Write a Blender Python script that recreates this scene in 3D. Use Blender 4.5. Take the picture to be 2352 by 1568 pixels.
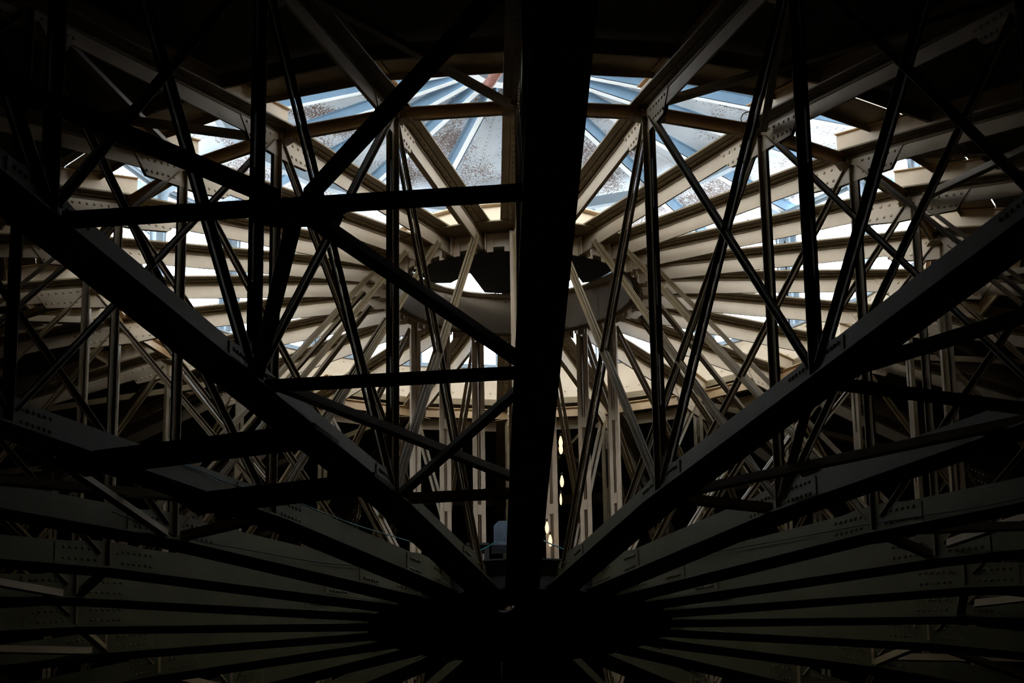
import bpy, math, random
from mathutils import Vector, Matrix
C = bpy.context.scene
for o in list(bpy.data.objects):
    bpy.data.objects.remove(o, do_unlink=True)
random.seed(7)

# ------------------------------------------------------------------ camera
EYE = 1.6                      # camera height above the floor
F_PX, PITCH, ROLL, YAW = 6131.2267, 0.347264, -0.015960, 0.017306
CAM_X, CAM_D = -0.606585, 32.505673
cam_data = bpy.data.cameras.new('camera')
cam_data.sensor_fit = 'HORIZONTAL'
cam_data.sensor_width = 36.0
cam_data.lens = F_PX / 2352 * 36.0
cam_data.clip_end = 500
cam = bpy.data.objects.new('camera', cam_data)
C.collection.objects.link(cam)
fw = Vector((math.sin(YAW)*math.cos(PITCH), math.cos(YAW)*math.cos(PITCH), math.sin(PITCH)))
rt0 = Vector((math.cos(YAW), -math.sin(YAW), 0)); up0 = rt0.cross(fw)
rt = rt0*math.cos(ROLL) + up0*math.sin(ROLL)
up = -rt0*math.sin(ROLL) + up0*math.cos(ROLL)
M = Matrix(((rt.x, up.x, -fw.x, CAM_X), (rt.y, up.y, -fw.y, -CAM_D), (rt.z, up.z, -fw.z, EYE), (0, 0, 0, 1)))
cam.matrix_world = M
C.camera = cam

# ------------------------------------------------------------------ light
world = bpy.data.worlds.new('overcast_sky'); C.world = world
world.use_nodes = True
wn = world.node_tree.nodes; wl = world.node_tree.links
bg = wn['Background']
tc = wn.new('ShaderNodeTexCoord'); sx = wn.new('ShaderNodeSeparateXYZ')
cr = wn.new('ShaderNodeValToRGB')
cr.color_ramp.elements[0].position = 0.46; cr.color_ramp.elements[0].color = (0.34, 0.36, 0.37, 1)
cr.color_ramp.elements[1].position = 0.54; cr.color_ramp.elements[1].color = (0.84, 0.92, 1.0, 1)
mp = wn.new('ShaderNodeMapRange'); mp.inputs[1].default_value = -1; mp.inputs[2].default_value = 1
wl.new(tc.outputs['Generated'], sx.inputs[0]); wl.new(sx.outputs['Z'], mp.inputs[0])
wl.new(mp.outputs[0], cr.inputs[0]); wl.new(cr.outputs[0], bg.inputs['Color'])
bg.inputs['Strength'].default_value = 14.0
C.view_settings.view_transform = 'Standard'
C.view_settings.look = 'None'
C.view_settings.gamma = 1.0
C.view_settings.use_curve_mapping = False
C.view_settings.exposure = 0.0
try:
    C.cycles.max_bounces = 10; C.cycles.diffuse_bounces = 8
    C.cycles.use_denoising = True
except Exception:
    pass

# ------------------------------------------------------------------ helpers
class MB:
    def __init__(s): s.v = []; s.f = []
    def hexa(s, pts):                       # 8 points: 4 bottom ring, 4 top ring
        n = len(s.v); s.v += [tuple(p) for p in pts]
        for q in ((0,3,2,1),(4,5,6,7),(0,1,5,4),(1,2,6,5),(2,3,7,6),(3,0,4,7)):
            s.f.append(tuple(n+i for i in q))
        return s
    def box(s, x0, x1, y0, y1, z0, z1):
        return s.hexa([(x0,y0,z0),(x1,y0,z0),(x1,y1,z0),(x0,y1,z0),(x0,y0,z1),(x1,y0,z1),(x1,y1,z1),(x0,y1,z1)])
    def bar(s, p0, p1, U, V, rects):        # rects (u0,u1,v0,v1) swept straight from p0 to p1
        p0 = Vector(p0); p1 = Vector(p1)
        for u0,u1,v0,v1 in rects:
            q = [U*a + V*b for a, b in ((u0,v0),(u1,v0),(u1,v1),(u0,v1))]
            s.hexa([p0+k for k in q] + [p1+k for k in q])
        return s
    def member(s, p0, p1, side, rects):     # 'side' = direction that becomes V
        d = (Vector(p1)-Vector(p0)).normalized(); V = Vector(side)
        V = (V - d*V.dot(d)).normalized(); U = V.cross(d)
        return s.bar(p0, p1, U, V, rects)
    def sweep(s, path, rects):              # path of (x,z) in the local truss plane; rects (z0,z1,y0,y1)
        for z0,z1,y0,y1 in rects:
            for (xa,za),(xb,zb) in zip(path, path[1:]):
                s.hexa([(xa,y0,za+z0),(xa,y1,za+z0),(xa,y1,za+z1),(xa,y0,za+z1),
                        (xb,y0,zb+z0),(xb,y1,zb+z0),(xb,y1,zb+z1),(xb,y0,zb+z1)])
        return s
    def tube(s, pts, r, n=8):
        pts = [Vector(p) for p in pts]; base = len(s.v)
        for i, p in enumerate(pts):
            d = (pts[min(i+1, len(pts)-1)] - pts[max(i-1, 0)]).normalized()
            a = d.cross(Vector((0,0,1)))
            if a.length < 1e-3: a = Vector((1,0,0))
            a.normalize(); b = d.cross(a)
            for k in range(n):
                t = 2*math.pi*k/n; s.v.append(tuple(p + a*(r*math.cos(t)) + b*(r*math.sin(t))))
        for i in range(len(pts)-1):
            for k in range(n):
                k2 = (k+1) % n
                s.f.append((base+i*n+k, base+i*n+k2, base+(i+1)*n+k2, base+(i+1)*n+k))
        s.f.append(tuple(base+k for k in range(n))[::-1])
        s.f.append(tuple(base+(len(pts)-1)*n+k for k in range(n)))
        return s
    def rivet(s, p, nrm, r=0.017):          # a low dome on a plate
        p = Vector(p); nrm = Vector(nrm).normalized()
        a = nrm.orthogonal().normalized(); b = nrm.cross(a); n = len(s.v)
        for h, q in ((0, 1.0), (0.6*r, 0.7)):
            for k in range(6):
                t = math.pi*k/3; s.v.append(tuple(p + nrm*h + a*(r*q*math.cos(t)) + b*(r*q*math.sin(t))))
        s.v.append(tuple(p + nrm*(0.85*r)))
        for k in range(6):
            k2 = (k+1) % 6
            s.f.append((n+k, n+k2, n+6+k2, n+6+k)); s.f.append((n+6+k, n+6+k2, n+12))
        return s
    def plate(s, poly, z0, z1):             # flat polygon (x,y) with thickness in z
        n = len(s.v); m = len(poly)
        s.v += [(x,y,z0) for x,y in poly] + [(x,y,z1) for x,y in poly]
        s.f.append(tuple(n+i for i in range(m))[::-1]); s.f.append(tuple(n+m+i for i in range(m)))
        for i in range(m): s.f.append((n+i, n+(i+1)%m, n+m+(i+1)%m, n+m+i))
        return s
    def plate_xz(s, poly, y0, y1):          # flat polygon (x,z) with thickness in y
        n = len(s.v); m = len(poly)
        s.v += [(x,y0,z) for x,z in poly] + [(x,y1,z) for x,z in poly]
        s.f.append(tuple(n+i for i in range(m))); s.f.append(tuple(n+m+i for i in range(m))[::-1])
        for i in range(m): s.f.append((n+i, n+m+i, n+m+(i+1)%m, n+(i+1)%m))
        return s
    def ring(s, r0, r1, z0, z1, n=24, zo0=None, zo1=None, off=0.0):   # annulus with thickness, z at inner/outer radius
        zo0 = z0 if zo0 is None else zo0; zo1 = z1 if zo1 is None else zo1
        for k in range(n):
            a = off + 2*math.pi*k/n; b = off + 2*math.pi*(k+1)/n
            q = lambda r, t, z: (r*math.sin(t), -r*math.cos(t), z)
            s.hexa([q(r0,a,z0), q(r1,a,zo0), q(r1,b,zo0), q(r0,b,z0), q(r0,a,z1), q(r1,a,zo1), q(r1,b,zo1), q(r0,b,z1)])
        return s
    def build(s, name, mat, parent=None, smooth=False):
        me = bpy.data.meshes.new(name); me.from_pydata(s.v, [], s.f); me.update()
        me.materials.append(mat)
        if smooth:
            for p in me.polygons: p.use_smooth = True
        o = bpy.data.objects.new(name, me); C.collection.objects.link(o)
        if parent: o.parent = parent
        return o
    def recalc(s):
        return s

def empty(name, loc=(0,0,0), rz=0.0):
    o = bpy.data.objects.new(name, None); o.empty_display_size = 0.2
    o.location = loc; o.rotation_euler = (0,0,rz); C.collection.objects.link(o); return o
def tag(o, label=None, cat=None, group=None, kind=None):
    if label: o['label'] = label
    if cat: o['category'] = cat
    if group: o['group'] = group
    if kind: o['kind'] = kind
    return o
def copy_tree(o, parent=None):
    c = o.copy(); C.collection.objects.link(c)
    if parent: c.parent = parent
    for ch in [x for x in ALL_CHILDREN.get(o.name, [])]:
        copy_tree(ch, c)
    return c
ALL_CHILDREN = {}
def index_children(o):
    ALL_CHILDREN[o.name] = list(o.children)
    for ch in o.children: index_children(ch)

def pol(r, k, z):                           # point on the plane of truss k
    a = math.radians(15*k); return Vector((r*math.sin(a), -r*math.cos(a), z+EYE))
def ang(k): return math.radians(15*k) - math.pi/2

# ------------------------------------------------------------------ materials
def paint(name, col, col2, rough=0.5, scale=3.0, speck=None, speck_amt=0.62, metal=0.0, bump=0.0):
    m = bpy.data.materials.new(name); m.use_nodes = True
    n = m.node_tree.nodes; l = m.node_tree.links; b = n['Principled BSDF']
    b.inputs['Roughness'].default_value = rough; b.inputs['Metallic'].default_value = metal
    t = n.new('ShaderNodeTexCoord')
    nz = n.new('ShaderNodeTexNoise'); nz.inputs['Scale'].default_value = scale; nz.inputs['Detail'].default_value = 6
    l.new(t.outputs['Object'], nz.inputs['Vector'])
    r = n.new('ShaderNodeValToRGB'); r.color_ramp.elements[0].position = 0.35; r.color_ramp.elements[1].position = 0.65
    r.color_ramp.elements[0].color = (*col2, 1); r.color_ramp.elements[1].color = (*col, 1)
    l.new(nz.outputs['Fac'], r.inputs[0]); out = r.outputs[0]
    if speck:
        big = n.new('ShaderNodeTexNoise'); big.inputs['Scale'].default_value = 1.1; big.inputs['Detail'].default_value = 2
        sm = n.new('ShaderNodeTexNoise'); sm.inputs['Scale'].default_value = 42; sm.inputs['Detail'].default_value = 4
        l.new(t.outputs['Object'], big.inputs['Vector']); l.new(t.outputs['Object'], sm.inputs['Vector'])
        a = n.new('ShaderNodeMath'); a.operation = 'MULTIPLY'
        l.new(big.outputs['Fac'], a.inputs[0]); l.new(sm.outputs['Fac'], a.inputs[1])
        th = n.new('ShaderNodeMapRange'); th.inputs[1].default_value = speck_amt**2*0.8; th.inputs[2].default_value = speck_amt**2*0.8+0.03
        l.new(a.outputs[0], th.inputs[0])
        mx = n.new('ShaderNodeMix'); mx.data_type = 'RGBA'
        l.new(th.outputs[0], mx.inputs[0]); l.new(out, mx.inputs[6]); mx.inputs[7].default_value = (*speck, 1)
        out = mx.outputs[2]
    l.new(out, b.inputs['Base Color'])
    if bump:
        bp = n.new('ShaderNodeBump'); bp.inputs['Strength'].default_value = bump
        l.new(nz.outputs['Fac'], bp.inputs['Height']); l.new(bp.outputs[0], b.inputs['Normal'])
    return m
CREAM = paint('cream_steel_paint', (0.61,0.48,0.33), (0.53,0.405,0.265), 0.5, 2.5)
OLIVE = paint('dull_olive_steel_paint', (0.125,0.112,0.056), (0.10,0.088,0.042), 0.52, 2.5)  # dimness low in the hall put into the colour of the bottom chords
BROWN = paint('brown_primer_steel', (0.22,0.155,0.075), (0.17,0.115,0.05), 0.6, 4)  # underside shade and warm bounce put into the brown of flanges and plates
TAN = paint('tan_steel_paint', (0.25,0.18,0.095), (0.20,0.14,0.07), 0.5, 3)
OCHRE = paint('ochre_steel_paint', (0.50,0.33,0.16), (0.42,0.26,0.12), 0.5, 4)
GREYB = paint('blue_grey_paint', (0.30,0.36,0.40), (0.24,0.29,0.33), 0.5, 4)
PANEL = paint('rust_speckled_roof_paint', (0.76,0.80,0.83), (0.60,0.66,0.70), 0.55, 1.5, speck=(0.17,0.10,0.065), speck_amt=0.585)
RIB = paint('blue_rib_paint', (0.22,0.33,0.43), (0.18,0.28,0.37), 0.45, 3)  # weaker light on the rib sides put into this blue
CAP = paint('white_rib_cap', (0.86,0.88,0.86), (0.80,0.82,0.80), 0.4, 3)  # brighter light on rib bottoms and drum lip put into this white
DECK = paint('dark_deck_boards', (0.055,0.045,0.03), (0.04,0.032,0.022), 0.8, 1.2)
ROOFTOP = paint('light_roofing', (0.78,0.79,0.80), (0.70,0.71,0.72), 0.8, 0.8)
FLOOR = paint('dusty_concrete', (0.07,0.065,0.055), (0.045,0.042,0.036), 0.9, 0.6)
WALLM = paint('dark_masonry', (0.06,0.05,0.04), (0.04,0.034,0.028), 0.9, 1.0)
BLACK = paint('sooty_black_steel', (0.035,0.033,0.03), (0.02,0.02,0.02), 0.6, 3)
RUSTP = paint('red_rusty_pipe', (0.42,0.20,0.16), (0.28,0.11,0.08), 0.6, 12, bump=0.3)
MOTOR = paint('grey_blue_enamel', (0.20,0.25,0.31), (0.15,0.19,0.25), 0.4, 6)
YELLOW = paint('safety_yellow', (0.70,0.36,0.03), (0.60,0.30,0.02), 0.5, 6)
TEAL = paint('teal_cable_sheath', (0.06,0.26,0.27), (0.04,0.20,0.21), 0.5, 6)
WOOD = paint('weathered_planks', (0.13,0.10,0.07), (0.08,0.06,0.045), 0.8, 5)
WIRE = paint('galvanised_wire', (0.35,0.36,0.36), (0.30,0.31,0.31), 0.4, 6, metal=0.4)
SPOTM = bpy.data.materials.new('warm_bulb_glass'); SPOTM.use_nodes = True  # emissive material of the bright warm spots
_b = SPOTM.node_tree.nodes['Principled BSDF']; _b.inputs['Base Color'].default_value = (1,0.8,0.6,1)
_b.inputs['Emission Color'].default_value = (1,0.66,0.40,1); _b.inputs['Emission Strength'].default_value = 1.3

# ------------------------------------------------------------------ dimensions (z measured from the eye)
R = [1.80, 5.51, 9.90, 14.47, 19.0, 23.6, 28.2, 33.4]
def zL(r): return 8.0 - 0.0420*max(0.0, r-5.51)      # underside of bottom chord flange
def zU(r): return 12.63 - 0.075*max(0.0, r-5.51)     # underside of top chord flange
def zR(r): return 12.95 - 0.075*(r-5.32)             # top of the rafters / underside of roof deck
ROUT = 34.4

# ------------------------------------------------------------------ setting
def struct(o, label): tag(o, label, None, None, 'structure'); return o
m = MB(); m.ring(0.0, ROUT+0.5, -0.2, 0.0, 48)
struct(m.build('floor', FLOOR), 'dark concrete floor of the round hall')
m = MB(); m.ring(ROUT, ROUT+0.5, 0.0, zR(ROUT)+EYE+0.1, 24)
struct(m.build('wall_perimeter', WALLM), 'dark round outer wall carrying the truss ends')
DK = 0.045
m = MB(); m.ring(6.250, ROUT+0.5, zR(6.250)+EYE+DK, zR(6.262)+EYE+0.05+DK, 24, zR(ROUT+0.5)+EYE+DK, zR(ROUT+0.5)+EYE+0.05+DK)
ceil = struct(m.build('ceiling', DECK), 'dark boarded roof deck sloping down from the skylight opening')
m = MB(); m.ring(6.250, ROUT+0.5, zR(6.250)+EYE+0.052+DK, zR(6.262)+EYE+0.09+DK, 24, zR(ROUT+0.5)+EYE+0.052+DK, zR(ROUT+0.5)+EYE+0.09+DK)
m.build('roofing_felt', ROOFTOP, ceil)

# ------------------------------------------------------------------ one radial truss (local x outward, z up)
def dbl(a, b, g, t=0.012, flip=False):
    s_ = -1 if flip else 1
    out = []
    for sg in (1, -1):
        v0, v1 = sorted((sg*g/2, sg*(g/2+t))); w0, w1 = sorted((sg*g/2, sg*(g/2+b)))
        u0, u1 = sorted((0, s_*a)); p0, p1 = sorted((0, s_*t))
        out += [(u0,u1,v0,v1), (p0,p1,w0,w1)]
    return out
truss = empty('radial_truss')
E = EYE
# top chord: wide flange with hanging web, angles and rivets at the joint
path = [(1.67, zU(1.67)+E), (5.51, zU(5.51)+E), (ROUT, zU(ROUT)+E)]
MB().sweep(path, [(-0.225,0.0,-0.011,0.011)]).build('chord_web', CREAM, truss)
m = MB().sweep(path, [(0.0,0.02,-0.20,0.20),
                      (-0.012,0.0,0.011,0.10), (-0.012,0.0,-0.10,-0.011), (-0.055,0.0,0.011,0.024), (-0.055,0.0,-0.024,-0.011)])
x = 1.9
while x < 11.0:
    for sg in (1,-1):
        m.rivet((x, sg*0.065, zU(x)+E-0.012), (0,0,-1), 0.014)
    x += 0.16
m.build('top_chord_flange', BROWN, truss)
# bottom chord
path = [(1.70, zL(1.70)+E), (5.51, zL(5.51)+E), (ROUT, zL(ROUT)+E)]
m = MB().sweep(path, [(0.0,0.02,-0.205,0.205), (0.02,0.335,-0.011,0.011),
                      (0.02,0.032,0.011,0.10), (0.02,0.032,-0.10,-0.011), (0.02,0.075,0.011,0.024), (0.02,0.075,-0.024,-0.011)])
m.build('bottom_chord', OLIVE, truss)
def vertical(r, a, b, g, z0=None, z1=None, mat=TAN):
    m = MB(); z0 = zL(r)+0.08+E if z0 is None else z0; z1 = zU(r)-0.06+E if z1 is None else z1
    m.member((r,0,z0), (r,0,z1), (0,1,0), dbl(a, b, g))
    z = z0+0.45
    while z < z1-0.3:
        m.box(r-a*0.9 if False else r-0.0, r+0.05, -g/2, g/2, z, z+0.55) if g < 0.02 else m.box(r-0.01, r+0.006, -g/2-0.02, g/2+0.02, z, z+0.14)
        z += 1.15
    return m.build('vertical_post', mat, truss)
hub_post = vertical(1.86, 0.10, 0.075, 0.022, z0=8.36+E, z1=12.55+E, mat=CREAM)
HUB_POST_ON = (0, 9, 10, 11, -9, -10, -11)
vertical(R[1], 0.085, 0.065, 0.018)
vertical(R[2], 0.085, 0.066, 0.018)
vertical(R[3], 0.10, 0.07, 0.018)
vertical(R[4], 0.10, 0.07, 0.018)
for i in (5, 6): vertical(R[i], 0.10, 0.07, 0.018)
def diagonal(ra, ta, rb, tb, w=0.05, y=0.0):
    za = (zU(ra)-0.17 if ta == 'U' else zL(ra)+0.22)+E; zb = (zU(rb)-0.17 if tb == 'U' else zL(rb)+0.22)+E
    m = MB().member((ra,y,za), (rb,y,zb), (0,1,0), dbl(w*1.15, w, 0.022, 0.010, flip=(ta == 'U')))
    return m.build('diagonal_brace', TAN, truss)
for i in range(0, 4):
    ra, rb = (1.95 if i == 0 else R[i]+0.10), R[i+1]-0.10
    w = (0.045, 0.045, 0.052, 0.06)[i]
    diagonal(ra, 'U', rb, 'L', w); diagonal(ra, 'L', rb, 'U', w)
for i in (4, 5, 6): diagonal(R[i]+0.1, 'U', R[i+1]-0.1, 'L', 0.06)
# gusset plates with rivets, in the plane of the truss
def gusset(r, kind, L0, L1, h):
    m = MB()
    s_ = (zU(r+.1)-zU(r))/.1 if kind == 'U' else (zL(r+.1)-zL(r))/.1
    if kind == 'U':
        zt = zU(r)+E-0.058
        poly = [(r-L0, zt-s_*L0), (r-L0*0.72, zt-h), (r-0.18, zt-h-0.05), (r+0.18, zt-h-0.05), (r+L1*0.75, zt-h+s_*L1), (r+L1, zt+s_*L1)]
        rows = (zt-0.05, zt-h+0.045)
    else:
        zt = zL(r)+E+0.078
        poly = [(r-L0, zt), (r+L1, zt+s_*L1), (r+L1, zt+h+s_*L1), (r+0.2, zt+h+0.05), (r-0.2, zt+h+0.05), (r-L0, zt+h)]
        rows = (zt+0.05, zt+h-0.05)
    for sg in (1, -1):
        y0, y1 = sorted((sg*0.0115, sg*0.0235)); m.plate_xz(poly, y0, y1)
        n0 = 6
        for zz in rows:
            for q in range(n0):
                for d, Lq in ((-1, L0), (1, L1)):
                    xx = r + d*(0.17 + (Lq*0.80-0.17)*q/(n0-1)*(0.92 if zz == rows[1] and kind == 'U' else 1.08))
                    m.rivet((xx, sg*0.0235, zz + s_*(xx-r)*(1 if d > 0 or kind == 'L' and r > 6 else 0)), (0,sg,0), 0.021)
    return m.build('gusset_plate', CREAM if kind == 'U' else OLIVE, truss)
gusset(R[1], 'U', 0.85, 0.75, 0.235); gusset(R[1], 'L', 0.62, 0.66, 0.23)
gusset(R[2], 'U', 0.8, 0.8, 0.235); gusset(R[2], 'L', 0.7, 0.7, 0.23)
gusset(R[3], 'U', 0.8, 0.8, 0.235); gusset(R[3], 'L', 0.8, 0.8, 0.23)
gusset(2.28, 'L', 0.55, 0.45, 0.23)
# flat shelf plates where the ring purlins land
m = MB()
for sg in (1,-1):
    m.plate([(R[1]-0.16, sg*0.02), (R[1]+0.05, sg*0.02), (R[1]+0.03, sg*0.20), (R[1]-0.08, sg*0.22)], zU(R[1])-0.158+E, zU(R[1])-0.148+E)
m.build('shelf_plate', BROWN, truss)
index_children(truss)

def side(k):
    n = abs(k); names = ['', 'first', 'second', 'third', 'fourth', 'fifth', 'sixth', 'seventh', 'eighth', 'ninth', 'tenth', 'eleventh']
    return names[n] + (' left' if k < 0 else ' right')
def truss_label(k):
    if k == 0: return 'black central roof truss rising straight up the middle of the photo'
    if k == 12: return 'cream roof truss on the far side, hidden behind the central hub'
    look = 'dark steel' if abs(k) <= 1 else ('brown and cream' if abs(k) <= 3 else ('cream steel' if abs(k) < 8 else 'far cream steel'))
    return '%s radial truss, %s of the black central truss' % (look, side(k).replace(' ', ' to the '))
for k in range(-11, 13):
    t = truss if k == 0 else copy_tree(truss)
    if k not in HUB_POST_ON:
        for ch in list(t.children):
            if ch.data is hub_post.data: bpy.data.objects.remove(ch)
    t.rotation_euler = (0, 0, ang(k))
    tag(t, truss_label(k), 'roof truss', 'radial trusses around the hub')

# ------------------------------------------------------------------ rafters lying on the trusses
raf = empty('roof_rafter')
path = [(5.32, zR(5.32)+E), (ROUT, zR(ROUT)+E)]
zb = zU(5.32)+0.02+E
m = MB(); y = 0.035
def quadbox(m, xa, xb, za0, za1, zb0, zb1, y0, y1):
    m.hexa([(xa,y0,za0),(xb,y0,zb0),(xb,y1,zb0),(xa,y1,za0),(xa,y0,za1),(xb,y0,zb1),(xb,y1,zb1),(xa,y1,za1)])
for (a, b) in ((5.32, 5.51), (5.51, ROUT)):
    quadbox(m, a, b, zU(a)+0.0205+E, zR(a)+E-0.012, zU(b)+0.0205+E, zR(b)+E-0.012, -0.010, 0.010)
m.build('rafter_web', CREAM, raf)
m = MB()
quadbox(m, 5.32, ROUT, zR(5.32)+E-0.012, zR(5.32)+E-0.001, zR(ROUT)+E-0.012, zR(ROUT)+E-0.001, -0.055, 0.055)
m.build('rafter_flange', OCHRE, raf)
index_children(raf)
for k in range(-11, 13):
    t = raf if k == 0 else copy_tree(raf)
    t.rotation_euler = (0, 0, ang(k))
    where = 'the black central truss' if k == 0 else ('the farthest truss' if k == 12 else 'the %s truss from centre' % side(k))
    tag(t, 'cream square ended rafter lying on ' + where, 'rafter', 'rafters on top of the trusses')

# ------------------------------------------------------------------ purlins between neighbouring trusses
def bay_name(k):
    if k == -1: return 'between central and first left trusses'
    if k == 0: return 'between central and first right trusses'
    if k == 11: return 'just right of the farthest truss'
    if k == -12: return 'just left of the farthest truss'
    a, b = (k+1, k) if k < 0 else (k, k+1)
    w = ['', 'first', 'second', 'third', 'fourth', 'fifth', 'sixth', 'seventh', 'eighth', 'ninth', 'tenth', 'eleventh']
    return 'between %s and %s %s trusses' % (w[abs(a)], w[abs(b)], 'left' if k < 0 else 'right')
def ends(r, k, z, gap):
    a, b = pol(r, k, z), pol(r, k+1, z); d = (b-a).normalized(); return a+d*gap, b-d*gap
for k in range(-12, 12):
    a, b = ends(5.45, k, 12.49, 0.03)
    n_ = Vector((a.x+b.x, a.y+b.y, 0)).normalized()
    root = MB().bar(a, b, Vector((0,0,1)), n_, [(0.0,0.128,-0.006,0.006), (0.128,0.138,-0.07,0.07), (0.0,0.010,-0.03,0.03)])
    d = (b-a).normalized()
    for e, sg in ((a, 1), (b, -1)):
        for q in (0.12, 0.20, 0.28):
            for zz in (0.04, 0.09): root.rivet(e + d*(sg*q) + Vector((0,0,zz)) + n_*0.006, n_, 0.012)
    tag(root.build('ring_purlin', OCHRE), 'ochre ring beam under the skylight, ' + bay_name(k), 'beam', 'ring purlins under the skylight')
for rr, nm in ((6.65, 'inner'), (9.9, 'outer')):
    for k in range(-12, 12):
        a, b = ends(rr, k, zR(rr)-0.17, 0.012)
        n_ = Vector((a.x+b.x, a.y+b.y, 0)).normalized()
        root = MB().bar(a, b, Vector((0,0,1)), n_, [(0.0,0.16,-0.006,0.006), (0.155,0.165,-0.05,0.05), (0.0,0.010,-0.035,0.0)])
        tag(root.build('roof_purlin', TAN), '%s dark beam under the roof deck, %s' % (nm, bay_name(k)), 'beam', nm + ' purlins under the roof deck')

# ------------------------------------------------------------------ bracing between trusses (every other bay)
LB = [(0.0,0.012,-0.055,0.055), (0.0,0.11,-0.006,0.006)]
def brace_bar(m, ra, ka, rb, kb, lev, drop, gap=0.13, prof=None, gapb=None):
    f = zL if lev == 'L' else zU
    a = pol(ra, ka, f(ra)+drop); b = pol(rb, kb, f(rb)+drop)
    d = (b-a).normalized()
    a2 = a + d*gap; b2 = b - d*(gap if gapb is None else gapb)
    dd = (b2-a2).normalized(); U = Vector((0,0,1)); U = (U-dd*U.dot(dd)).normalized(); V = dd.cross(U)
    m.bar(a2, b2, U, V, prof or LB)
def mid(r, k, lev, drop):
    f = zL if lev == 'L' else zU
    return (pol(r, k, f(r)+drop)+pol(r, k+1, f(r)+drop))/2
for k in range(-11, 13, 2):
    kk = k if k < 12 else k-24
    bn = bay_name(kk)
    # struts at the first and second ring
    for i, nm in ((1, 'inner'), (2, 'outer')):
        m = MB(); brace_bar(m, R[i], kk, R[i], kk+1, 'L', 0.03, 0.10)
        tag(m.build('ring_strut', TAN), '%s level strut joining bottom chords, %s' % (nm, bn), 'strut', 'bottom chord struts')
    # flat X between first and second ring
    root = empty('cross_brace', mid(7.7, kk, 'L', 0.0)); inv = -Vector(root.location)
    for (ra, ka, rb, kb, dz) in ((R[1], kk, R[2], kk+1, 0.026), (R[1], kk+1, R[2], kk, 0.145)):
        m = MB(); brace_bar(m, ra, ka, rb, kb, 'L', dz, 0.2, [(0.0,0.012,-0.05,0.05), (0.0,0.10,-0.006,0.006)])
        m.v = [tuple(Vector(p)+inv) for p in m.v]; m.build('brace_angle', TAN, root)
    tag(root, 'flat X brace joining bottom chords, ' + bn, 'brace', 'X braces in the bottom chord plane')
    # K brace: strut on the third ring with four bars meeting at its middle
    c = mid(R[3], kk, 'L', 0.03); root = empty('k_brace', c); inv = -c
    m = MB(); brace_bar(m, R[3], kk, R[3], kk+1, 'L', 0.03, 0.10, [(0.0,0.012,-0.06,0.06), (0.0,0.12,-0.006,0.006)])
    m.v = [tuple(Vector(p)+inv) for p in m.v]; m.build('strut', TAN, root)
    for (rr, kq) in ((R[2], kk), (R[2], kk+1), (R[4], kk), (R[4], kk+1)):
        a = pol(rr, kq, zL(rr)+0.04); d = (c-a).normalized(); a = a+d*0.2; b = c - d*0.18
        U = Vector((0,0,1)); U = (U-d*U.dot(d)).normalized(); V = d.cross(U)
        m = MB().bar(a+inv, b+inv, U, V, [(0.0,0.012,-0.065,0.065), (0.0,0.12,-0.006,0.006)])
        m.build('brace_angle', TAN, root)
    tdir = (pol(R[3], kk+1, 0)-pol(R[3], kk, 0)).normalized(); ndir = Vector((tdir.y, -tdir.x, 0))
    m = MB(); p = [tdir*a_+ndir*b_ for a_, b_ in ((-0.34,-0.12),(-0.18,-0.26),(0.18,-0.26),(0.34,-0.12),(0.34,0.12),(0.18,0.26),(-0.18,0.26),(-0.34,0.12))]
    m.plate([(q.x, q.y) for q in p], -0.014, -0.002); m.build('centre_plate', TAN, root)
    tag(root, 'K brace of bars meeting at one plate, low, ' + bn, 'brace', 'K braces in the bottom chord plane')
    # X braces under the top chords
    for i, nm in ((1, 'inner'), (2, 'outer')):
        cm = mid((R[i]+R[i+1])/2, kk, 'U', -0.06); root = empty('roof_brace', cm); inv = -cm
        for (ra, ka, rb, kb, dz) in ((R[i], kk, R[i+1], kk+1, -0.05), (R[i], kk+1, R[i+1], kk, -0.17)):
            m = MB(); brace_bar(m, ra, ka, rb, kb, 'U', dz, 0.22, [(0.0,0.012,-0.045,0.045), (0.0,0.10,-0.006,0.006)])
            m.v = [tuple(Vector(p_)+inv) for p_ in m.v]; m.build('brace_angle', TAN, root)
        tag(root, '%s X brace under the top chords, %s' % (nm, bn), 'brace', nm + ' X braces in the top chord plane')

# ------------------------------------------------------------------ upper hub
hub = tag(empty('upper_hub', (0,0,12.42+E)), 'open steel ring where all the top chords meet under the skylight', 'hub ring')
def rel(m, z): m.v = [(a, b, c-z) for a, b, c in m.v]; return m
H = 12.42+E
rel(MB().ring(1.63, 1.66, 12.43+E, 12.98+E, 48), H).build('ring_wall', CREAM, hub)
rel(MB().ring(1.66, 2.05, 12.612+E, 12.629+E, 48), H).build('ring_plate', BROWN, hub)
rel(MB().ring(1.50, 1.74, 12.98+E, 13.0+E, 48), H).build('top_flange', CREAM, hub)
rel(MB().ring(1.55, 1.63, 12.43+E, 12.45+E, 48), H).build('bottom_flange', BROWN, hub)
m = MB()
for q in range(48):
    a = 2*math.pi*(q+0.5)/48
    for zz in (12.50, 12.93):
        m.rivet((1.63*math.sin(a), -1.63*math.cos(a), zz+E), (-math.sin(a), math.cos(a), 0), 0.02)
rel(m, H).build('rivet_row', CREAM, hub)
for q in range(24):
    m = MB()
    for sg in (-1, 1):
        a = math.radians(15*q) + sg*0.035; r_ = 1.70
        c0 = Vector((math.sin(a), -math.cos(a), 0)); t0 = Vector((math.cos(a), math.sin(a), 0))
        m.bar(c0*1.66+Vector((0,0,12.36+E)), c0*1.66+Vector((0,0,12.60+E)), c0, t0*sg, [(0,0.09,0,0.012), (0,0.012,0,0.09)])
    rel(m, H).build('clip_angle', CREAM, hub)
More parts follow.
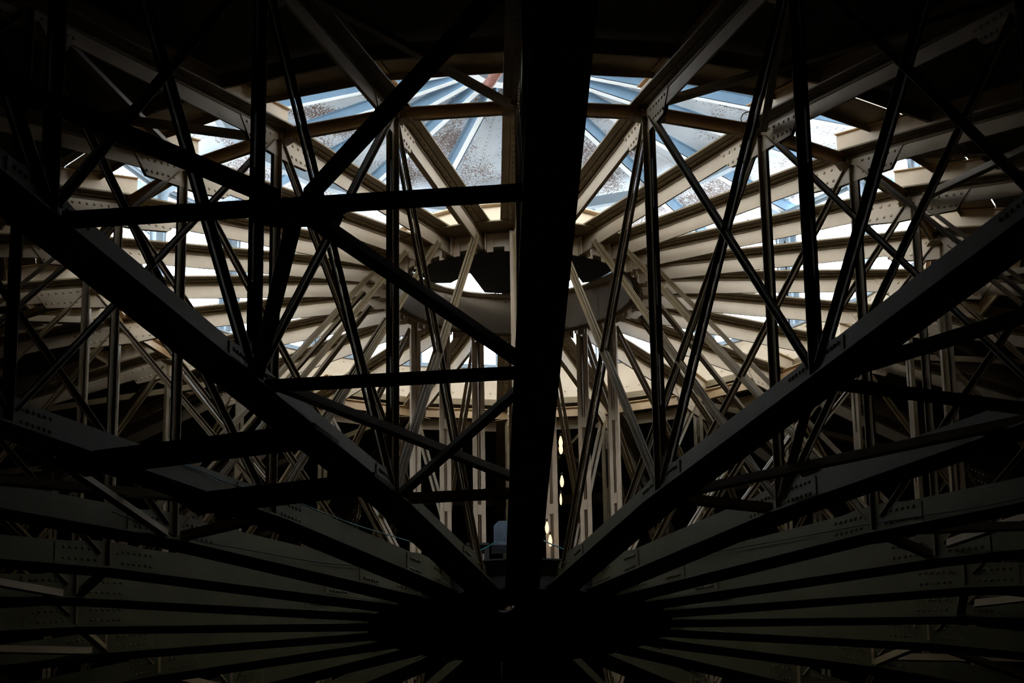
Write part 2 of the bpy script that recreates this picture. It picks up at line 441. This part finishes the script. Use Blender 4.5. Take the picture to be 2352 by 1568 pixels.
m = MB().plate([(-1.45,-0.6),(-0.55,-1.46),(0.6,-1.46),(1.45,-0.6),(1.47,0.4),(1.10,1.08),(0.94,1.12),(0.82,0.71),(0.72,1.34),(0.0,1.52),(-0.38,1.45),(-0.58,0.71),(-0.84,1.08),(-1.08,1.08),(-1.47,0.4)], 13.002+E, 13.04+E)
tag(m.build('cover_board', BLACK), 'black board lying across the upper hub ring, sky showing past its edges', 'board')

# ------------------------------------------------------------------ lower hub and what stands on it
hub = tag(empty('lower_hub', (0,0,8.0+E)), 'round black steel hub plate where all the bottom chords meet', 'hub plate')
H = 8.0+E
def holed(ro, z0, z1, rivets=False, dy=0.0):
    m = MB(); n = 48
    out_ = [(ro*math.sin(2*math.pi*i/n), -ro*math.cos(2*math.pi*i/n)) for i in range(n)]
    inn = []
    for i in range(n):
        t = 2*math.pi*i/n; wob = 1+0.22*math.sin(3*t+0.6)+0.1*math.sin(5*t)
        inn.append((-0.22+0.19*wob*math.sin(t)+0.05*math.cos(t), dy-0.66-0.36*wob*math.cos(t)))
    for i in range(n):
        k = (i+1) % n
        m.hexa([(*inn[i],z0),(*out_[i],z0),(*out_[k],z0),(*inn[k],z0),(*inn[i],z1),(*out_[i],z1),(*out_[k],z1),(*inn[k],z1)])
    if rivets:
        for q in range(24):
            a = math.radians(15*q); c0 = Vector((math.sin(a), -math.cos(a), 0)); t0 = Vector((math.cos(a), math.sin(a), 0))
            for dd in (-0.08, 0.0, 0.08):
                p = c0*1.8+t0*dd; m.rivet((p.x, p.y, z0), (0,0,-1), 0.02)
    return m
rel(holed(1.90, 7.972+E, 7.996+E, True), H).build('bottom_plate', BLACK, hub)
rel(MB().ring(1.64, 1.68, 7.998+E, 8.36+E, 48), H).build('ring_wall', BLACK, hub)
rel(holed(1.80, 8.362+E, 8.38+E, dy=1.02), H).build('top_plate', BLACK, hub)

w = tag(empty('winch', (-0.16,-0.75,8.38+E)), 'grey blue winch box on a black stand beside the central truss above the lower hub', 'winch')
m = MB(); m.box(-0.34,0.22,-0.22,0.22,0,0.05); m.box(-0.28,-0.22,-0.18,0.18,0.05,0.40); m.box(0.12,0.18,-0.18,0.18,0.05,0.40); m.build('stand', BLACK, w)
m = MB(); m.plate_xz([(-0.16,0.42),(0.16,0.42),(0.16,0.66),(0.11,0.71),(-0.10,0.71),(-0.16,0.65)], -0.18, 0.18); m.box(-0.19,0.19,-0.20,0.20,0.40,0.42)
m.build('motor_housing', MOTOR, w)
m = MB()
for q in range(6): m.box(-0.14+q*0.05,-0.125+q*0.05,-0.20,-0.181,0.47,0.64)
m.build('cooling_fins', MOTOR, w)
m = MB().plate([(-0.50,-0.2),(-0.22,-0.2),(-0.22,0.2),(-0.50,0.2)], 0.40, 0.43); m.box(-0.47,-0.30,-0.15,0.15,0.20,0.40)
m.build('hood', BLACK, w)
yb = tag(empty('junction_box', (0.21,-0.85,8.38+E)), 'small yellow junction box low beside the black central truss', 'box')
m = MB().box(-0.05,0.05,-0.05,0.05,0.0,0.38); m.build('pedestal', BLACK, yb)
m = MB().box(-0.07,0.06,-0.06,0.05,0.38,0.50); m.build('housing', YELLOW, yb)
m = MB().box(-0.055,0.045,-0.07,-0.06,0.395,0.485); m.build('lid', YELLOW, yb)

# ------------------------------------------------------------------ bright warm spots by a far hub post, as glowing ovals on brackets
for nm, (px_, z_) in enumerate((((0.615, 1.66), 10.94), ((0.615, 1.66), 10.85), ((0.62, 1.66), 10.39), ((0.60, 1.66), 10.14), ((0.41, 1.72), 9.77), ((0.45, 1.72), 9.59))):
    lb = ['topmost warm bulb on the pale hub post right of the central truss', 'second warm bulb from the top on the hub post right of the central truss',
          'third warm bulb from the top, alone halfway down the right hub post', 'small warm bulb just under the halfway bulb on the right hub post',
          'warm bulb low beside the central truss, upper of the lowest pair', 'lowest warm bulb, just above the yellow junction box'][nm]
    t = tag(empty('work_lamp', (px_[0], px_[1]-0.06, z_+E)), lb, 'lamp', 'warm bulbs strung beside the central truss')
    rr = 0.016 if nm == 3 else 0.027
    m = MB(); 
    prof = [(0.0,0.3),(0.03,0.7),(0.06,1.0),(0.09,0.9),(0.115,0.45)]
    pts = []; base = 0
    for (zz, q) in prof:
        for a_ in range(12):
            th = 2*math.pi*a_/12; m.v.append((rr*q*math.cos(th), rr*q*math.sin(th), 0.05-zz*1.4))
    for i in range(len(prof)-1):
        for a_ in range(12):
            m.f.append((i*12+a_, i*12+(a_+1)%12, (i+1)*12+(a_+1)%12, (i+1)*12+a_))
    m.f.append(tuple(range(12))); m.f.append(tuple(range(48,60))[::-1])
    m.build('bulb', SPOTM, t, True)
    MB().box(-0.012,0.012,-0.012,0.012,0.045,0.085).build('socket', BLACK, t)
    MB().box(-0.008,0.008,0.0,0.07,0.06,0.075).build('bracket', BLACK, t)

# ------------------------------------------------------------------ skylight lantern above the opening
def q_(r, k, z): return pol(r, k, z)
m = MB()
m.ring(5.80, 6.24, 12.912+E, 12.924+E, 24); m.ring(5.80, 5.812, 12.83+E, 12.912+E, 24)
curb = tag(empty('lantern_curb', (0,0,12.97+E)), 'cream steel curb running round the skylight opening below the lantern windows', 'curb')
H = 12.97+E
rel(m, H).build('curb_angle', BROWN, curb)
m = MB().ring(5.84, 5.86, 12.925+E, 13.42+E, 24)
rel(m, H).build('curb_wall', CREAM, curb)
m = MB()
for k in range(24):
    a = pol(5.83, k, 0); b = pol(5.83, k+1, 0); d = (b-a)
    n_ = -Vector(((a+b).x, (a+b).y, 0)).normalized()
    for q in range(8):
        for zz in (13.03, 13.37):
            p = a + d*((q+0.5)/8); m.rivet((p.x, p.y, zz+E), n_, 0.016)
rel(m, H).build('rivet_row', CREAM, curb)
m = MB().ring(5.80, 5.95, 13.421+E, 13.45+E, 24)
rel(m, H).build('sill', GREYB, curb)

ZE = 15.90
def zc(r): return ZE - 0.085*r
# posts
post = empty('lantern_post')
m = MB(); z0, z1 = 13.452+E, zc(5.85)-0.20+E
m.box(5.78,5.93,-0.012,0.012,z0,z1); m.box(5.78,5.79,-0.075,0.075,z0,z1); m.box(5.92,5.93,-0.09,0.09,z0,z1); m.build('column', GREYB, post)
for sg in (1,-1):
    MB().box(5.83,5.86,min(sg*0.13,sg*0.155),max(sg*0.13,sg*0.155),z0,z1).build('side_strip', GREYB, post)
m = MB(); m.plate_xz([(5.78,z1-0.42),(5.78,z1),(5.30,z1+0.04),(5.30,z1-0.02),(5.62,z1-0.10)], -0.008, 0.008); m.build('knee_bracket', GREYB, post)
index_children(post)
for k in range(-11, 13):
    t = post if k == 0 else copy_tree(post)
    t.rotation_euler = (0,0,ang(k))
    wh = 'above the central truss' if k == 0 else ('above the farthest truss' if k == 12 else 'above the %s truss from centre' % side(k))
    tag(t, 'blue grey steel lantern window post ' + wh, 'post', 'posts between the lantern windows')
# windows: framed openings with wire guard
for i, k in enumerate(range(-12, 12)):
    a, b = pol(5.85, k, 0), pol(5.85, k+1, 0); d = (b-a); L = d.length; d.normalize()
    c = (a+b)/2; rz = math.atan2(d.y, d.x)
    w = empty('window_%d' % (i+1), (c.x, c.y, 13.455+E), rz)
    h0, h1 = 0.0, zc(5.85)-0.205-13.455; hw = L/2-0.17
    m = MB(); m.box(-hw,hw,-0.02,0.02,h0,h0+0.04); m.box(-hw,hw,-0.02,0.02,h1-0.04,h1); m.box(-hw,-hw+0.03,-0.02,0.02,h0+0.04,h1-0.04); m.box(hw-0.03,hw,-0.02,0.02,h0+0.04,h1-0.04)
    m.box(-hw+0.03,hw-0.03,-0.012,0.012,h0+0.98,h0+1.0)
    m.build('window_frame', GREYB, w)
    m = MB(); z = 0.08
    while z < h1-0.05:
        m.box(-hw+0.03,hw-0.03,0.0,0.0035,z,z+0.0035); z += 0.075
    x = -hw+0.1
    while x < hw-0.04:
        m.box(x,x+0.0035,0.004,0.0075,h0+0.04,h1-0.04); x += 0.075
    m.build('wire_guard', WIRE, w)
    tag(w, 'sky lit lantern window with wire guard, ' + bay_name(k), None, None, 'structure')
# roof of the lantern
H = 15.4+E
roof = tag(empty('lantern_roof', (0,0,H)), 'rust speckled pale blue cone roof over the lantern, seen from below', 'roof')
def wedge(r0, r1, k, th=0.025):
    m = MB(); p = [pol(r0,k,zc(r0)), pol(r1,k,zc(r1)), pol(r1,k+1,zc(r1)), pol(r0,k+1,zc(r0))]
    t = Vector((0,0,th)); m.hexa([v for v in p]+[v+t for v in p]); return m
for k in range(24):
    m = wedge(0.80, 6.75, k)
    r_ = 0.95
    while r_ < 6.6:
        for off in ((0.5,) ):
            a = pol(r_, k, zc(r_)); b = pol(r_, k+1, zc(r_)); p = a + (b-a)*off
            m.rivet(p, (0,0,-1), 0.013)
        r_ += 0.11
    # the lap seam along the middle of the panel
    a0 = pol(0.9,k,zc(0.9)); b0 = pol(0.9,k+1,zc(0.9)); a1 = pol(6.7,k,zc(6.7)); b1 = pol(6.7,k+1,zc(6.7))
    p0 = (a0+b0)/2; p1 = (a1+b1)/2; dd = (p1-p0).normalized(); V = dd.cross(Vector((0,0,1))).normalized(); U = V.cross(dd)
    if U.z > 0: U = -U
    m.bar(p0, p1, U, V, [(0.0,0.006,0.03,0.075)])
    rel(m, H).build('roof_panel', PANEL, roof)
for k in range(24):
    a = pol(0.86,k,zc(0.86)); b = pol(6.7,k,zc(6.7)); dd = (b-a).normalized()
    V = dd.cross(Vector((0,0,1))).normalized(); U = V.cross(dd)
    if U.z > 0: U = -U
    m = MB().bar(a, b, U, V, [(0.0,0.14,-0.05,-0.04), (0.0,0.14,0.04,0.05), (0.0,0.008,-0.10,-0.05), (0.0,0.008,0.05,0.10)])
    L = (b-a).length; s_ = 0.1
    while s_ < L:
        for v_ in (-0.075, 0.075): m.rivet(a+dd*s_+V*v_+U*0.008, U, 0.011)
        s_ += 0.13
    rb_ = rel(m, H).build('roof_rib', RIB, roof)
    rel(MB().bar(a, b, U, V, [(0.1405,0.150,-0.052,0.022)]), H).build('rib_cap', CAP, rb_)
rel(MB().ring(4.03, 4.045, zc(4.04)-0.30+E, zc(4.04)-0.152+E, 24).ring(4.045, 4.13, zc(4.04)-0.164+E, zc(4.04)-0.152+E, 24).ring(4.045, 4.13, zc(4.04)-0.30+E, zc(4.04)-0.288+E, 24), H).build('hoop_beam', GREYB, roof)
rel(MB().ring(5.77, 5.79, zc(5.85)-0.198+E, zc(5.85)-0.152+E, 24).ring(5.79, 5.93, zc(5.85)-0.198+E, zc(5.85)-0.186+E, 24), H).build('eave_beam', GREYB, roof)
# vent drum, held in the roof peak by short struts, and the pipe beside it
vd = tag(empty('vent_drum', (0,0,15.7+E)), 'blue grey vent drum with a pale lip at the peak of the lantern roof', 'vent')
rel(MB().ring(0.475, 0.49, 15.69+E, 16.48+E, 32), 15.7+E).build('drum_wall', GREYB, vd)
rel(MB().ring(0.491, 0.665, 15.685+E, 15.697+E, 32), 15.7+E).build('drum_lip', CAP, vd)
rel(MB().ring(0.0, 1.15, 16.58+E, 16.60+E, 32, 16.50+E, 16.52+E), 15.7+E).build('rain_cap', GREYB, vd)
for q in range(24):
    a = pol(0.66, q, 15.70); b = pol(0.88, q, zc(0.88)-0.02)
    rel(MB().member(a, b, (0,0,1), [(-0.02,0.02,-0.006,0.006)]), 15.7+E).build('strut', RIB, vd)
p0 = Vector((-0.38, 0.35, 15.48+E)); p1 = Vector((0.32, -0.45, 16.2+E))
m = MB(); m.tube([p0-p0, p1-p0], 0.075, 14)
pp = tag(empty('rusty_pipe', p0), 'short red rusty pipe slanting out of the vent drum at the roof peak', 'pipe')
m.build('pipe_body', RUSTP, pp, True)
d_ = (p1-p0).normalized()
MB().tube([d_*0.03, d_*0.10], 0.092, 14).build('pipe_collar', RUSTP, pp, True)

# ------------------------------------------------------------------ planks slung under the chords left of centre
for (r0_, lb) in ((8.5, 'wide dark walkway plank under the chords left of centre, upper of the two'), (6.58, 'wide dark walkway plank under the chords left of centre, lower of the two')):
    a, b = pol(r0_, -1, zL(r0_)-0.055), pol(r0_+0.1, -2, zL(r0_)-0.055)
    d = (b-a).normalized(); a -= d*0.25; b += d*0.25
    n_ = Vector((d.y, -d.x, 0)); c = (a+b)/2
    t = tag(empty('walkway_plank', c), lb, 'plank', 'walkway planks under the chords')
    for j in range(3):
        MB().bar(a-c, b-c, Vector((0,0,1)), n_, [(0.0,0.05,-0.30+j*0.203,-0.30+j*0.203+0.196)]).build('board', WOOD, t)

# ------------------------------------------------------------------ loose cables
def cable(pts, r, lb, mat=TEAL):
    out = []
    for i in range(len(pts)-1):
        p0 = pts[max(i-1,0)]; p1 = pts[i]; p2 = pts[i+1]; p3 = pts[min(i+2, len(pts)-1)]
        for s_ in range(6):
            t = s_/6; out.append(0.5*((2*p1)+(p2-p0)*t+(2*p0-5*p1+4*p2-p3)*t*t+(3*p1-p0-3*p2+p3)*t**3))
    out.append(pts[-1])
    tag(MB().tube(out, r, 6).build('cable', mat, None, True), lb, 'cable', 'loose cables along the bottom chords')
def onk(k, r, z, off): 
    a = math.radians(15*k); p = pol(r, k, z); return p + Vector((math.cos(a), math.sin(a), 0))*off
cable([onk(-2,8.08,8.16,0.03), onk(-2,6.9,8.22,0.028), onk(-2,6.38,8.21,0.04), onk(-2,5.37,8.31,0.05), onk(-2,3.97,8.35,0.04), onk(-2,2.46,8.45,0.05), Vector((-0.75,-1.5,8.42+E))], 0.007, 'thin teal cable sagging along the second truss left of the central truss')
cable([onk(-3,6.4,8.20,0.03), onk(-3,5.4,8.10,0.05), onk(-3,4.4,8.13,0.05), onk(-3,3.2,8.20,0.04), onk(-3,2.2,8.36,0.05)], 0.007, 'thin dark cable sagging along the third truss left of the central truss', BLACK)
cable([onk(3,2.6,8.38,-0.04), onk(3,3.3,8.28,-0.04), onk(3,5.46,8.15,-0.045), onk(3,7.41,8.02,-0.03), onk(3,9.4,8.1,-0.03)], 0.007, 'thin dark cable along the third truss right of the central truss', BLACK)
cable([Vector((0.28,-0.85,8.86+E)), Vector((0.42,-1.1,8.72+E)), Vector((0.75,-1.35,8.52+E)), onk(2,2.1,8.39,-0.02)], 0.009, 'bright teal cable hanging from the yellow junction box to the right')
cable([Vector((-0.95,-1.3,8.42+E)), Vector((-0.75,-1.2,8.62+E)), Vector((-0.52,-1.1,8.66+E)), Vector((-0.28,-0.97,8.82+E))], 0.009, 'bright teal cable looping from the grey winch to the left')
# small wire coil hooked on the second right truss
cc = Vector((2.62,-4.75,12.72+E)); pts = []
for i in range(40):
    t = i/39*4*math.pi; pts.append(cc + Vector((0.09*math.cos(t), 0.02*i/39, 0.09*math.sin(t))))
tag(MB().tube(pts, 0.006, 6).build('wire_coil', BLACK, None, True), 'small dark coil of wire hooked near the ring beam right of centre', 'wire coil')
